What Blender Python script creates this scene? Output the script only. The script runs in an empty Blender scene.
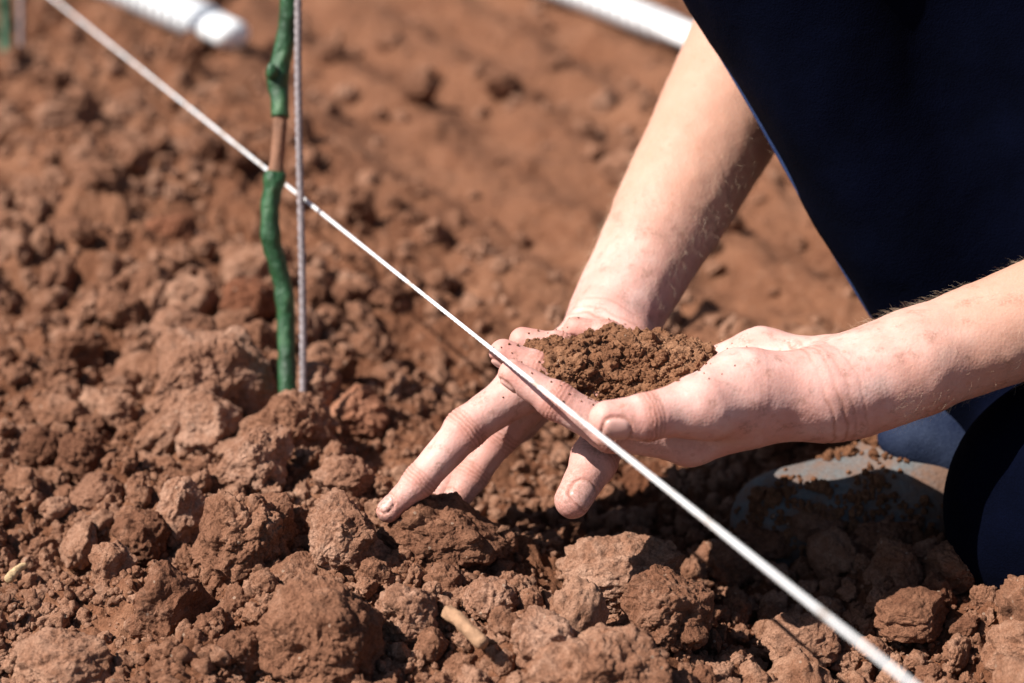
import bpy, bmesh, math, random
import numpy as np
from mathutils import Vector, Matrix

random.seed(11)
RNG = np.random.default_rng(11)
C = bpy.context.scene.collection
SC = bpy.context.scene
f32 = np.float32

# ------------------------------------------------------------------ camera
TH = math.radians(24.0)
CAMP = np.array([0.0, 0.0, 0.52])
LENS = 70.0
FPX = LENS / 36.0 * 1024
RT = np.array([1.0, 0, 0])
FW = np.array([0, math.cos(TH), -math.sin(TH)])
UP = np.array([0, math.sin(TH), math.cos(TH)])


def at(u, v, D):
    """the point seen at picture position u, v at depth D (metres along the view axis)"""
    return CAMP + D * (FW + (u - 512) / FPX * RT + (341.5 - v) / FPX * UP)


def pix(p):
    q = np.asarray(p) - CAMP
    d = q @ FW
    return 512 + FPX * (q @ RT) / d, 341.5 - FPX * (q @ UP) / d, d


cam = bpy.data.cameras.new('camera')
camo = bpy.data.objects.new('camera', cam)
C.objects.link(camo)
camo.location = CAMP
camo.rotation_euler = (math.pi / 2 - TH, 0, 0)
cam.lens = LENS
cam.sensor_width = 36
cam.clip_start = 0.02
cam.clip_end = 500
cam.dof.use_dof = True
cam.dof.focus_distance = 1.005
cam.dof.aperture_fstop = 4.8
SC.camera = camo

# ------------------------------------------------------------------ noise
GR = np.array([[1, 1, 0], [-1, 1, 0], [1, -1, 0], [-1, -1, 0], [1, 0, 1], [-1, 0, 1], [1, 0, -1], [-1, 0, -1],
               [0, 1, 1], [0, -1, 1], [0, 1, -1], [0, -1, -1], [1, 1, 0], [-1, 1, 0], [0, -1, 1], [0, -1, -1]], f32)


def hsh(x, y, z, seed):
    h = (x.astype(np.uint32) * np.uint32(374761393) + y.astype(np.uint32) * np.uint32(668265263)
         + z.astype(np.uint32) * np.uint32(2246822519) + np.uint32((seed * 3266489917) & 0xffffffff))
    h = (h ^ (h >> np.uint32(15))) * np.uint32(2246822519)
    h = (h ^ (h >> np.uint32(13))) * np.uint32(3266489917)
    return h ^ (h >> np.uint32(16))


def perlin(P, freq=1.0, seed=0):
    Q = P * freq
    I = np.floor(Q)
    F = (Q - I).astype(f32)
    I = I.astype(np.int64)
    W = F * F * F * (F * (F * 6 - 15) + 10)
    out = np.zeros(len(P), f32)
    for dx in (0, 1):
        wx = W[:, 0] if dx else 1 - W[:, 0]
        for dy in (0, 1):
            wy = W[:, 1] if dy else 1 - W[:, 1]
            for dz in (0, 1):
                wz = W[:, 2] if dz else 1 - W[:, 2]
                g = GR[hsh(I[:, 0] + dx, I[:, 1] + dy, I[:, 2] + dz, seed) & np.uint32(15)]
                d = g[:, 0] * (F[:, 0] - dx) + g[:, 1] * (F[:, 1] - dy) + g[:, 2] * (F[:, 2] - dz)
                out += wx * wy * wz * d
    return out


def fbm(P, freq, octv=4, seed=0, gain=0.5):
    o = np.zeros(len(P), f32)
    a = 1.0
    for k in range(octv):
        o += a * perlin(P, freq * 2 ** k, seed + 17 * k)
        a *= gain
    return o


def worley(P, cell, seed=0, flat=False):
    """distance to the nearest feature point (in cells) and a random number of that point"""
    Q = P / cell
    I = np.floor(Q).astype(np.int64)
    F = (Q - I).astype(f32)
    best = np.full(len(P), 9, f32)
    rid = np.zeros(len(P), f32)
    for dx in (-1, 0, 1):
        for dy in (-1, 0, 1):
            for dz in ((0,) if flat else (-1, 0, 1)):
                h = hsh(I[:, 0] + dx, I[:, 1] + dy, I[:, 2] + dz, seed)
                jx = (h & np.uint32(1023)).astype(f32) / 1023
                jy = ((h >> np.uint32(10)) & np.uint32(1023)).astype(f32) / 1023
                jz = ((h >> np.uint32(20)) & np.uint32(1023)).astype(f32) / 1023
                d = (dx + jx - F[:, 0]) ** 2 + (dy + jy - F[:, 1]) ** 2
                if not flat:
                    d = d + (dz + jz - F[:, 2]) ** 2
                m = d < best
                best[m] = d[m]
                r = ((h * np.uint32(2654435761)) >> np.uint32(12)) & np.uint32(1023)
                rid[m] = r[m].astype(f32) / 1023
    return np.sqrt(best), rid


def knob(F, r=0.72):
    return np.sqrt(np.clip(1 - (F / r) ** 2, 0, 1))


# ------------------------------------------------------------------ mesh helpers
def mesh_np(name, V, faces_by_n, smooth=True):
    """V (n,3); faces_by_n: list of (m,k) index arrays"""
    me = bpy.data.meshes.new(name)
    V = np.ascontiguousarray(V, f32)
    me.vertices.add(len(V))
    me.vertices.foreach_set('co', V.ravel())
    loops = np.concatenate([f.ravel() for f in faces_by_n]).astype(np.int32)
    sizes = np.concatenate([np.full(len(f), f.shape[1], np.int32) for f in faces_by_n])
    starts = np.concatenate([[0], np.cumsum(sizes)[:-1]]).astype(np.int32)
    me.loops.add(len(loops))
    me.loops.foreach_set('vertex_index', loops)
    me.polygons.add(len(sizes))
    me.polygons.foreach_set('loop_start', starts)
    me.polygons.foreach_set('loop_total', sizes)
    me.update(calc_edges=True)
    me.polygons.foreach_set('use_smooth', np.full(len(sizes), smooth, bool))
    me.update()
    return me


def link(name, me, mat=None, parent=None):
    o = bpy.data.objects.new(name, me)
    C.objects.link(o)
    if mat and me is not None and len(me.materials) == 0:
        me.materials.append(mat)
    if parent:
        o.parent = parent
        o.matrix_parent_inverse = parent.matrix_world.inverted()
    return o


def tag(o, label=None, cat=None, group=None, kind=None):
    if label:
        o['label'] = label
    if cat:
        o['category'] = cat
    if group:
        o['group'] = group
    if kind:
        o['kind'] = kind
    return o


def empty(name, loc):
    o = bpy.data.objects.new(name, None)
    C.objects.link(o)
    o.location = loc
    bpy.context.view_layer.update()
    return o


_ico = {}


def ico(n):
    if n not in _ico:
        bm = bmesh.new()
        bmesh.ops.create_icosphere(bm, subdivisions=n, radius=1)
        bm.verts.ensure_lookup_table()
        V = np.array([v.co[:] for v in bm.verts], f32)
        T = np.array([[v.index for v in f.verts] for f in bm.faces], np.int32)
        bm.free()
        _ico[n] = (V, T)
    return _ico[n]


def catmull(pts, n):
    P = np.array(pts, float)
    P = np.vstack([2 * P[0] - P[1], P, 2 * P[-1] - P[-2]])
    out = []
    for i in range(1, len(P) - 2):
        for k in range(n):
            t = k / n
            out.append(0.5 * ((2 * P[i]) + (-P[i - 1] + P[i + 1]) * t + (2 * P[i - 1] - 5 * P[i] + 4 * P[i + 1] - P[i + 2]) * t * t
                              + (-P[i - 1] + 3 * P[i] - 3 * P[i + 1] + P[i + 2]) * t ** 3))
    out.append(P[-2])
    return np.array(out)


def sweep(path, rad, nseg=16, cap=True):
    """tube along a path; rad (n,) or function(i array, angle array)->(n,nseg)"""
    path = np.asarray(path, float)
    n = len(path)
    T = np.gradient(path, axis=0)
    T /= np.linalg.norm(T, axis=1)[:, None]
    ref = np.array([0, 1, 0.001]) if abs(T[0, 1]) < 0.8 else np.array([1, 0, 0.001])
    A = np.cross(T, ref)
    A /= np.linalg.norm(A, axis=1)[:, None]
    B = np.cross(T, A)
    ang = np.linspace(0, 2 * math.pi, nseg, endpoint=False)
    R = rad if np.ndim(rad) == 2 else np.repeat(np.asarray(rad, float)[:, None], nseg, 1)
    V = path[:, None] + R[..., None] * (np.cos(ang)[None, :, None] * A[:, None] + np.sin(ang)[None, :, None] * B[:, None])
    V = V.reshape(-1, 3)
    i = np.arange(n - 1)[:, None] * nseg
    j = np.arange(nseg)[None]
    jn = (j + 1) % nseg
    Q = np.stack([i + j, i + jn, i + nseg + jn, i + nseg + j], -1).reshape(-1, 4)
    fs = [Q]
    if cap:
        V = np.vstack([V, path[0], path[-1]])
        a, b = len(V) - 2, len(V) - 1
        jj = np.arange(nseg)
        jn = (jj + 1) % nseg
        fs.append(np.vstack([np.stack([jn, jj, np.full(nseg, a)], 1),
                             np.stack([(n - 1) * nseg + jj, (n - 1) * nseg + jn, np.full(nseg, b)], 1)]))
    return V, fs


# ------------------------------------------------------------------ materials
def mat_new(name):
    m = bpy.data.materials.new(name)
    m.use_nodes = True
    nt = m.node_tree
    b = nt.nodes['Principled BSDF']
    return m, nt, b


def nd(nt, t, **kw):
    n = nt.nodes.new(t)
    for k, v in kw.items():
        if k in n.inputs:
            n.inputs[k].default_value = v
        else:
            setattr(n, k, v)
    return n


def ramp(nt, fac, stops):
    r = nt.nodes.new('ShaderNodeValToRGB')
    el = r.color_ramp.elements
    while len(el) < len(stops):
        el.new(0.5)
    for e, (p, c) in zip(el, stops):
        e.position = p
        e.color = (*c, 1) if len(c) == 3 else c
    nt.links.new(fac, r.inputs[0])
    return r.outputs[0]


def mixc(nt, fac, a, b, mode='MIX'):
    m = nt.nodes.new('ShaderNodeMix')
    m.data_type = 'RGBA'
    m.blend_type = mode
    for s, v in ((m.inputs[0], fac), (m.inputs[6], a), (m.inputs[7], b)):
        if isinstance(v, (int, float)):
            s.default_value = v
        elif isinstance(v, tuple):
            s.default_value = (*v, 1)
        else:
            nt.links.new(v, s)
    return m.outputs[2]


def math_(nt, op, a, b=None):
    m = nt.nodes.new('ShaderNodeMath')
    m.operation = op
    for s, v in zip(m.inputs, (a, b)):
        if v is None:
            continue
        if isinstance(v, (int, float)):
            s.default_value = v
        else:
            nt.links.new(v, s)
    return m.outputs[0]


def noise(nt, vec, scale, detail=4, rough=0.55):
    n = nd(nt, 'ShaderNodeTexNoise', Scale=scale, Detail=detail, Roughness=rough)
    nt.links.new(vec, n.inputs['Vector'])
    return n.outputs['Fac']


def bump(nt, b, h, dist, strength=1.0, chain=None):
    n = nd(nt, 'ShaderNodeBump', Strength=strength, Distance=dist)
    nt.links.new(h, n.inputs['Height'])
    if chain:
        nt.links.new(chain, n.inputs['Normal'])
    return n.outputs['Normal']


def soil_material(name, dark, mid, pale, path_tint=None, var=0.3):
    m, nt, b = mat_new(name)
    geo = nd(nt, 'ShaderNodeNewGeometry')
    pos = geo.outputs['Position']
    n1 = noise(nt, pos, 16, 5, 0.6)
    n2 = noise(nt, pos, 130, 5, 0.65)
    n3 = noise(nt, pos, 900, 3, 0.6)
    s = math_(nt, 'ADD', math_(nt, 'MULTIPLY', n1, 0.55), math_(nt, 'MULTIPLY', n2, 0.45))
    oi = nd(nt, 'ShaderNodeObjectInfo')
    s = math_(nt, 'ADD', s, math_(nt, 'MULTIPLY', math_(nt, 'SUBTRACT', oi.outputs['Random'], 0.5), var * 0.5))
    col = ramp(nt, s, [(0.30, dark), (0.5, mid), (0.70, pale)])
    g = ramp(nt, n3, [(0.3, (0.68, 0.65, 0.62)), (0.7, (1.32, 1.32, 1.32))])
    col = mixc(nt, 1.0, col, g, 'MULTIPLY')
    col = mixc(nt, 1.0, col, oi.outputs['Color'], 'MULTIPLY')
    if path_tint:
        at_ = nd(nt, 'ShaderNodeAttribute', attribute_name='path')
        col = mixc(nt, at_.outputs['Fac'], col, mixc(nt, 1.0, path_tint, g, 'MULTIPLY'))
        dm = nd(nt, 'ShaderNodeAttribute', attribute_name='damp')
        col = mixc(nt, dm.outputs['Fac'], col, mixc(nt, 1.0, col, (0.55, 0.45, 0.38), 'MULTIPLY'))
    # small pale mineral grains
    vor = nd(nt, 'ShaderNodeTexVoronoi', Scale=260.0)
    nt.links.new(pos, vor.inputs['Vector'])
    sp = math_(nt, 'MULTIPLY', math_(nt, 'LESS_THAN', vor.outputs['Distance'], 0.22),
               math_(nt, 'GREATER_THAN', nd_sep(nt, vor.outputs['Color']), 0.93))
    col = mixc(nt, math_(nt, 'MULTIPLY', sp, 0.6), col, (0.42, 0.30, 0.22))
    nt.links.new(col, b.inputs['Base Color'])
    b.inputs['Roughness'].default_value = 0.95
    b.inputs['Specular IOR Level'].default_value = 0.18
    nb = bump(nt, b, n2, 0.004, 0.7)
    nb = bump(nt, b, n3, 0.0012, 0.9, nb)
    n4 = noise(nt, pos, 1900, 3, 0.7)
    nb = bump(nt, b, n4, 0.0005, 0.9, nb)
    nt.links.new(nb, b.inputs['Normal'])
    return m


def nd_sep(nt, c):
    s = nt.nodes.new('ShaderNodeSeparateColor')
    nt.links.new(c, s.inputs[0])
    return s.outputs[0]


M_ground = soil_material('tilled_soil', (0.085, 0.032, 0.016), (0.186, 0.078, 0.041), (0.32, 0.158, 0.093), (0.20, 0.088, 0.048))
M_clod = soil_material('dry_clod', (0.11, 0.043, 0.023), (0.242, 0.114, 0.067), (0.42, 0.240, 0.162))
M_hand_soil = soil_material('moist_crumbs', (0.10, 0.040, 0.019), (0.215, 0.096, 0.049), (0.36, 0.185, 0.105))


def simple(name, col, rough=0.6, spec=0.4, nscale=40, namp=0.2, bscale=300, bdist=0.0005):
    m, nt, b = mat_new(name)
    pos = nd(nt, 'ShaderNodeNewGeometry').outputs['Position']
    n = noise(nt, pos, nscale, 4)
    lo = tuple(c * (1 - namp) for c in col)
    hi = tuple(min(1, c * (1 + namp)) for c in col)
    nt.links.new(ramp(nt, n, [(0.3, lo), (0.7, hi)]), b.inputs['Base Color'])
    b.inputs['Roughness'].default_value = rough
    b.inputs['Specular IOR Level'].default_value = spec
    if bdist:
        nt.links.new(bump(nt, b, noise(nt, pos, bscale, 4), bdist), b.inputs['Normal'])
    return m


# ------------------------------------------------------------------ the lie of the land
VB = np.array([-0.132, 1.095])           # foot of the near vine
ROWD = np.array([-0.45, 0.893])
ROWN = np.array([0.893, 0.45])


def across(x, y):
    return (x - VB[0]) * ROWN[0] + (y - VB[1]) * ROWN[1]


def sstep(a, b, t):
    t = np.clip((t - a) / (b - a), 0, 1)
    return t * t * (3 - 2 * t)


HOLLOWS = [(-0.085, 1.045, 0.020, 0.035), (-0.02, 0.995, 0.010, 0.03), (0.155, 0.945, 0.008, 0.05)]


def lie(x, y):
    s = across(x, y)
    z = 0.018 * np.exp(-((s + 0.02) / 0.09) ** 2) - 0.024
    z = z - 0.022 * np.exp(-((s - 0.145) / 0.055) ** 2) * sstep(1.5, 1.15, y)
    z = z - 0.018 * np.exp(-((x - 0.02) / 0.07) ** 2 - ((y - 1.0) / 0.06) ** 2)
    z = z - 0.012 * sstep(0.18, 0.35, s)
    for (px, py, pd, pr) in HOLLOWS:
        z = z - pd * np.exp(-((x - px) ** 2 + (y - py) ** 2) / pr ** 2)
    return z


def roughness(x, y):
    s = across(x, y)
    return 1 - 0.74 * sstep(0.13, 0.29, s) * sstep(1.12, 1.3, y)


def height(x, y):
    x = np.asarray(x, float)
    y = np.asarray(y, float)
    P = np.stack([x, y, np.zeros_like(x)], -1)
    W = np.stack([perlin(P, 60, 1), perlin(P, 60, 2), np.zeros(len(P))], -1) * 0.006
    W += np.stack([perlin(P, 200, 3), perlin(P, 200, 4), np.zeros(len(P))], -1) * 0.002
    Q = P + W
    r = roughness(x, y)
    far = np.clip(1 - (y - 2.6) / 3.0, 0, 1) * np.clip(1 - (np.abs(x) - 1.4) / 2.0, 0, 1)
    z = lie(x, y) + r * (0.016 + 0.009 * sstep(1.15, 1.4, y)) * fbm(P, 11, 4, 5) + 0.006 * fbm(P, 4, 2, 9)
    s = across(x, y)
    pm = sstep(0.16, 0.30, s)
    al = x * ROWD[0] + y * ROWD[1]
    z = z + pm * (0.006 * np.sin(s * 62 + 2.0 * perlin(P, 3, 61)) + 0.010 * fbm(P, 12, 4, 62, 0.55)
                  + 0.010 * np.clip(perlin(P, 26, 63) - .12, 0, 1)) * np.clip(1 - (y - 2.6) / 3.0, 0.2, 1)
    m = np.clip(0.5 + 1.2 * perlin(P, 18, 30), 0, 1)
    m2 = np.clip(0.5 + 1.4 * perlin(P, 31, 31), 0, 1)
    for cell, amp, sd in ((0.040, 0.26, 41), (0.019, 0.36, 42), (0.0095, 0.46, 43), (0.0048, 0.50, 44), (0.0027, 0.5, 45)):
        F, rid = worley(Q, cell, sd, True)
        k = amp * (m if cell > 0.03 else m2 if cell > 0.015 else 1.0)
        z = z + r * cell * (k * knob(F, 0.5 + 0.4 * rid) * (0.2 + 0.8 * rid) - 0.26 * amp) * far
    z = z + r * 0.0012 * fbm(P, 260, 3, 77) * far
    return z


def ground_at(u, v, dz=0.0):
    """ground point seen at u, v"""
    D = 1.1
    for _ in range(12):
        p = at(u, v, D)
        hz = float(lie(p[0], p[1])) + dz
        d = FW + (u - 512) / FPX * RT + (341.5 - v) / FPX * UP
        D = D + 0.9 * ((CAMP + D * d)[2] - hz) / (-d[2])
    return at(u, v, D), D


def build_ground():
    def axis(segs):
        out = []
        for a, b, st in segs:
            out.append(np.arange(a, b, st))
        return np.concatenate(out)
    gx = axis([(-1.1, -0.62, 0.006), (-0.62, -0.32, 0.003), (-0.32, 0.36, 0.00125), (0.36, 0.60, 0.003), (0.60, 1.0, 0.006)])
    gy = axis([(0.40, 0.66, 0.004), (0.66, 1.18, 0.0012), (1.18, 1.5, 0.0022), (1.5, 2.4, 0.0045)])
    g = 0.0045 * 1.22 ** np.arange(45)
    ext = np.cumsum(g)
    ext = ext[ext < 70]
    gx = np.concatenate([(gx[0] - ext)[::-1], gx, gx[-1] + ext])
    gy = np.concatenate([(gy[0] - ext)[::-1], gy, gy[-1] + ext])
    X, Y = np.meshgrid(gx, gy)
    x, y = X.ravel(), Y.ravel()
    z = height(x, y)
    nx, ny = len(gx), len(gy)
    i = np.arange(ny - 1)[:, None] * nx + np.arange(nx - 1)[None]
    Q = np.stack([i, i + 1, i + nx + 1, i + nx], -1).reshape(-1, 4)
    me = mesh_np('ground', np.stack([x, y, z], -1), [Q])
    s = across(x, y)
    P = np.stack([x, y, 0 * x], -1)
    a = me.attributes.new('path', 'FLOAT', 'POINT')
    pv = sstep(0.12, 0.34, s) * sstep(1.08, 1.35, y) * np.clip(0.62 + 1.0 * perlin(P, 7, 5) + .8 * perlin(P, 23, 15), 0, 1)
    a.data.foreach_set('value', pv.astype(f32))
    a = me.attributes.new('damp', 'FLOAT', 'POINT')
    dv = np.exp(-((s - 0.14) / 0.08) ** 2) * sstep(1.35, 1.1, y) * np.clip(0.8 + 0.8 * perlin(P, 14, 6), 0, 1)
    a.data.foreach_set('value', dv.astype(f32))
    o = link('ground', me, M_ground)
    tag(o, 'tilled red brown soil of the planting row and the smoother path beside it', 'ground', kind='structure')


build_ground()


# ------------------------------------------------------------------ clods
def clod_points(n, rx, ry, rz, seed, crumb=1.0, facets=4, lump=0.22):
    V, T = ico(n)
    rg = np.random.default_rng(seed)
    p = V.astype(float).copy()
    for _ in range(facets):
        nv = rg.normal(size=3)
        nv /= np.linalg.norm(nv)
        o = rg.uniform(0.5, 0.82)
        d = np.clip(p @ nv - o, 0, None)
        p -= (d * rg.uniform(0.75, 1.0))[:, None] * nv
    off = rg.uniform(-50, 50, 3)
    nrm = V
    p = p * (1 + lump * fbm(V + off, 1.3, 3, seed & 255)[:, None])
    R = (rx * ry * rz) ** (1 / 3)
    q = p * np.array([rx, ry, rz])
    w = q + off
    w = w + 0.12 * R * np.stack([perlin(w, 0.9 / R, 1), perlin(w, 0.9 / R, 2), perlin(w, 0.9 / R, 3)], -1)
    w += 0.0012 * np.stack([perlin(w, 220, 4), perlin(w, 220, 5), perlin(w, 220, 6)], -1)
    m = np.clip(0.55 + 1.3 * perlin(w, 0.8 / R, 9), 0.08, 1) * crumb
    disp = (0.03 + 0.07 * min(crumb, 1)) * R * fbm(w, 1.9 / R, 3, 12)
    for cell, amp in ((0.012, 0.32), (0.0062, 0.44), (0.0032, 0.52)):
        if cell > 0.7 * R:
            continue
        F, rid = worley(w, cell, int(cell * 1e5))
        disp = disp + m * amp * cell * knob(F, 0.5 + 0.4 * rid) * (0.25 + 0.75 * rid)
    disp = disp + 0.0009 * fbm(w, 320, 2, 3)
    # pits
    F, rid = worley(w, 0.45 * R, 99)
    disp = disp - 0.11 * min(crumb, 1) * R * np.clip(1 - F / 0.45, 0, 1) ** 1.5 * (rid > 0.55)
    q = q + nrm * disp[:, None]
    return q, T


# u, v, width px, height px, seed, crumbliness, facets, label
NAMED = [
    (322, 632, 122, 104, 101, 0.75, 5, 'big rounded brown soil clod at the bottom left of centre'),
    (172, 597, 76, 80, 102, 0.15, 8, 'faceted smooth dark brown clod with sharp edges, left of the big rounded clod'),
    (114, 567, 48, 52, 103, 0.45, 5, 'blunt upright clod leaning on the faceted smooth clod from the left'),
    (141, 538, 56, 48, 104, 0.5, 5, 'small dark clod behind and above the faceted smooth clod'),
    (244, 538, 98, 106, 105, 1.25, 3, 'tall rough crumbly clod standing above the big rounded clod'),
    (346, 538, 78, 82, 106, 1.1, 4, 'pale rough weathered clod just left of the fingertips in the soil'),
    (308, 578, 72, 44, 107, 0.8, 5, 'low elongated clod lying against the top of the big rounded clod'),
    (440, 530, 118, 66, 108, 1.5, 3, 'crumb covered mound hiding the tips of the digging fingers'),
    (620, 571, 122, 56, 109, 1.0, 5, 'broad flat clod with a pitted pale top under the white string'),
    (668, 612, 92, 76, 110, 1.1, 4, 'dark wedge shaped clod in front of the broad pitted clod'),
    (893, 566, 52, 56, 111, 0.9, 4, 'upright lumpy clod in front of the dark kneeling leg'),
    (912, 614, 72, 46, 112, 0.5, 5, 'squat oval stone like clod right of the string near the bottom right'),
    (1014, 648, 52, 58, 113, 0.3, 5, 'smooth clod cut by the lower right edge of the picture'),
    (1012, 584, 40, 44, 114, 1.0, 4, 'small clod at the right edge below the kneeling leg'),
    (214, 378, 112, 92, 115, 0.7, 6, 'large pale broken clod left of the foot of the green vine'),
    (255, 462, 74, 66, 116, 1.2, 5, 'jagged pale clod between the large broken clod and the tall crumbly clod'),
    (288, 425, 92, 66, 117, 1.0, 4, 'rough heaped clod right at the foot of the green vine'),
    (212, 422, 62, 62, 118, 0.6, 6, 'dark split clod below the large pale broken clod'),
    (178, 327, 56, 42, 119, 0.5, 4, 'rounded clod behind the large pale broken clod'),
    (358, 410, 58, 48, 120, 0.8, 5, 'reddish clod right of the metal rod at the foot of the vine'),
    (250, 300, 58, 44, 121, 0.5, 5, 'rounded reddish clod left of the lower green stem'),
    (318, 385, 46, 52, 122, 0.7, 5, 'shaded clod close behind the foot of the metal rod'),
    (96, 494, 50, 40, 123, 0.5, 3, 'smooth pale brown clod half sunk at the left'),
    (598, 668, 138, 62, 124, 0.9, 5, 'long low clod cut by the bottom edge under the string'),
    (406, 612, 60, 52, 125, 1.3, 3, 'crumbly lump left of the short pale stick'),
    (545, 642, 66, 56, 126, 0.9, 4, 'pointed lumpy clod right of the short pale stick'),
    (62, 668, 96, 60, 127, 0.5, 4, 'low rounded clod at the bottom left corner'),
    (240, 655, 48, 58, 128, 0.6, 6, 'angular block of soil left of the big rounded clod'),
    (345, 480, 62, 50, 129, 0.6, 5, 'reddish smooth clod above the pale weathered clod'),
    (182, 508, 52, 66, 130, 0.9, 4, 'pale topped crumbly clod left of the tall crumbly clod'),
    (82, 455, 48, 46, 131, 0.6, 4, 'dark round clod in the loose soil at the left'),
    (42, 445, 44, 38, 132, 0.6, 4, 'dark squat clod near the left edge'),
    (118, 410, 36, 34, 133, 0.5, 4, 'ball shaped clod in the loose soil left of the large broken clod'),
    (490, 600, 52, 40, 134, 0.9, 4, 'small lumpy clod above the short pale stick'),
    (724, 560, 64, 46, 135, 1.0, 4, 'shaded clod under the white string right of the broad pitted clod'),
    (818, 518, 74, 40, 141, 1.2, 4, 'dark lump of soil resting against the grey shoe'),
    (880, 540, 54, 34, 142, 1.1, 4, 'shaded clod below the instep of the grey shoe'),
    (958, 566, 66, 52, 144, 1.0, 3, 'crumbly clod pushed up against the dark kneeling knee'),
    (764, 540, 56, 34, 143, 1.1, 4, 'shaded clod below the toe of the grey shoe'),
    (800, 640, 76, 50, 136, 0.9, 4, 'shaded slab like clod right of the string at the bottom'),
    (120, 310, 48, 36, 137, 0.6, 4, 'blurred rounded clod in the ridge at the left'),
    (70, 235, 50, 34, 138, 0.6, 4, 'blurred clod far back in the ridge at the left'),
    (96, 176, 46, 34, 139, 0.6, 4, 'blurred clod in the ridge under the far part of the string'),
    (172, 232, 54, 36, 140, 0.6, 4, 'blurred reddish clod in the ridge left of the bare wood of the vine'),
]
occupied = []


def place_named():
    for (u, v, w, h, seed, cr, fc, lab) in NAMED:
        g, D = ground_at(u, v + h * 0.40)
        c = at(u, v, D)
        w, h = w * 1.06, h * 1.06
        rx = w / 2 * D / FPX
        rz = max(h / 2 * D / FPX, 0.5 * rx) * 1.02
        ry = 0.5 * (rx + rz) * 1.05
        n = 7 if w * h > 5200 and v > 330 else 6
        P, T = clod_points(n, rx, ry, rz, seed, cr if cr < 0.4 else min(cr, 1.1), fc if cr < 0.4 else max(1, fc - 3))
        # re-fit to the wanted width and height
        ex = (P[:, 0].max() - P[:, 0].min()) / 2
        ez = (P[:, 2].max() - P[:, 2].min()) / 2
        P = P * np.array([rx / ex, (rx / ex + rz / ez) / 2, rz / ez])
        P -= (P.max(0) + P.min(0)) / 2
        P[:, :2] *= (1 + 0.30 * np.clip(-P[:, 2] / rz, 0, 1))[:, None]
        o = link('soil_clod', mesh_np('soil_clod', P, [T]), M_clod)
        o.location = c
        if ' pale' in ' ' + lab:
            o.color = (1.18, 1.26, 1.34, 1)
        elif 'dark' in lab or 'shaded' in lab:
            o.color = (0.80, 0.76, 0.74, 1)  # darker tint; on the shaded clods it paints their shade into the colour
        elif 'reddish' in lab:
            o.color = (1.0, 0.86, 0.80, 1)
        tag(o, lab, 'soil clod', 'clods of dry soil')
        occupied.append((c[0], c[1], max(rx, ry), u, v, lab))


place_named()

HANDZONE = [(440, 455, 75), (560, 470, 70), (640, 440, 120), (465, 628, 26), (850, 490, 75)]


def scatter_clods():
    variants = []
    for k in range(16):
        P, T = clod_points(5, 0.014, 0.013, 0.0125, 300 + k, 0.6 + 0.06 * k, 1 + k % 4)
        me = mesh_np('soil_clod', P, [T])
        me.materials.append(M_clod)
        variants.append(me)
    cand = []
    for _ in range(15500):
        u = RNG.uniform(-330, 1354)
        v = 683 * RNG.uniform(-0.05, 1.25)
        p, D = ground_at(u, v)
        x, y = p[0], p[1]
        r = min(0.0045 * RNG.uniform(0.02, 1) ** -0.42, 0.0165)
        ro = float(roughness(x, y))
        s = across(x, y)
        if RNG.random() > ro ** 1.7 * np.clip(0.72 + 2.0 * float(perlin(np.array([[x, y, 0.5]]), 9, 55)[0]), 0.06, 1):
            continue
        if s < -0.13 and r > 0.012 and RNG.random() < 0.6:
            continue
        if v > 450 and r > 0.0085 and RNG.random() < 0.85:
            continue
        if v > 560 and u < 140 and r > 0.005:
            continue
        if any((u - a) ** 2 + (v - b) ** 2 < c * c for a, b, c in HANDZONE) and r > 0.006:
            continue
        cand.append((r, x, y, u, v, D))
    cand.sort(reverse=True)
    kept = []
    for c in cand:
        r, x, y = c[:3]
        if any((x - q[0]) ** 2 + (y - q[1]) ** 2 < (0.8 * (r + q[2])) ** 2 for q in occupied):
            continue
        occupied.append((x, y, r))
        kept.append(c)
    kept.sort(key=lambda c: -c[0] / c[5])
    return variants, kept


variants, kept = scatter_clods()
LANDMARKS = [(q[3], q[4], q[5]) for q in occupied if len(q) > 3]


def short(lab):
    for cut in (' clod like', ' at the', ' in front', ' with ', ' left of', ' right of', ' lying', ' leaning', ' standing', ' just', ' hiding', ' behind', ' between',
                ' right at', ' below', ' close', ' half', ' cut', ' under', ' above', ' in the', ' far', ' near', ' right', ' left'):
        i = lab.find(cut)
        if i > 12:
            lab = lab[:i]
    return lab


def clod_labels(items):
    keys = {}
    res = [None] * len(items)
    for idx, c in enumerate(items):
        u, v = c[3], c[4]
        lm = min(LANDMARKS, key=lambda l: (l[0] - u) ** 2 + (1.3 * (l[1] - v)) ** 2)
        du, dv = u - lm[0], v - lm[1]
        d = ('right of' if du > 0 else 'left of') if abs(du) > abs(dv) else ('in front of' if dv > 0 else 'behind')
        keys.setdefault((d, lm[2]), []).append(idx)
    for (d, lab), ids in keys.items():
        ids.sort(key=lambda i: -items[i][0] / items[i][5])
        words = ['biggest small clod', 'second biggest clod', 'third biggest clod', 'fourth biggest clod']
        for k, i in enumerate(ids):
            w = words[k] if k < 4 else 'tiny clod'
            if len(ids) == 1:
                w = 'lone small clod'
            t = f'{w} {d} the {lab}'
            res[i] = t if len(t.split()) <= 16 else f'{w} {d} the {short(lab)}'
    return res


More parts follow.
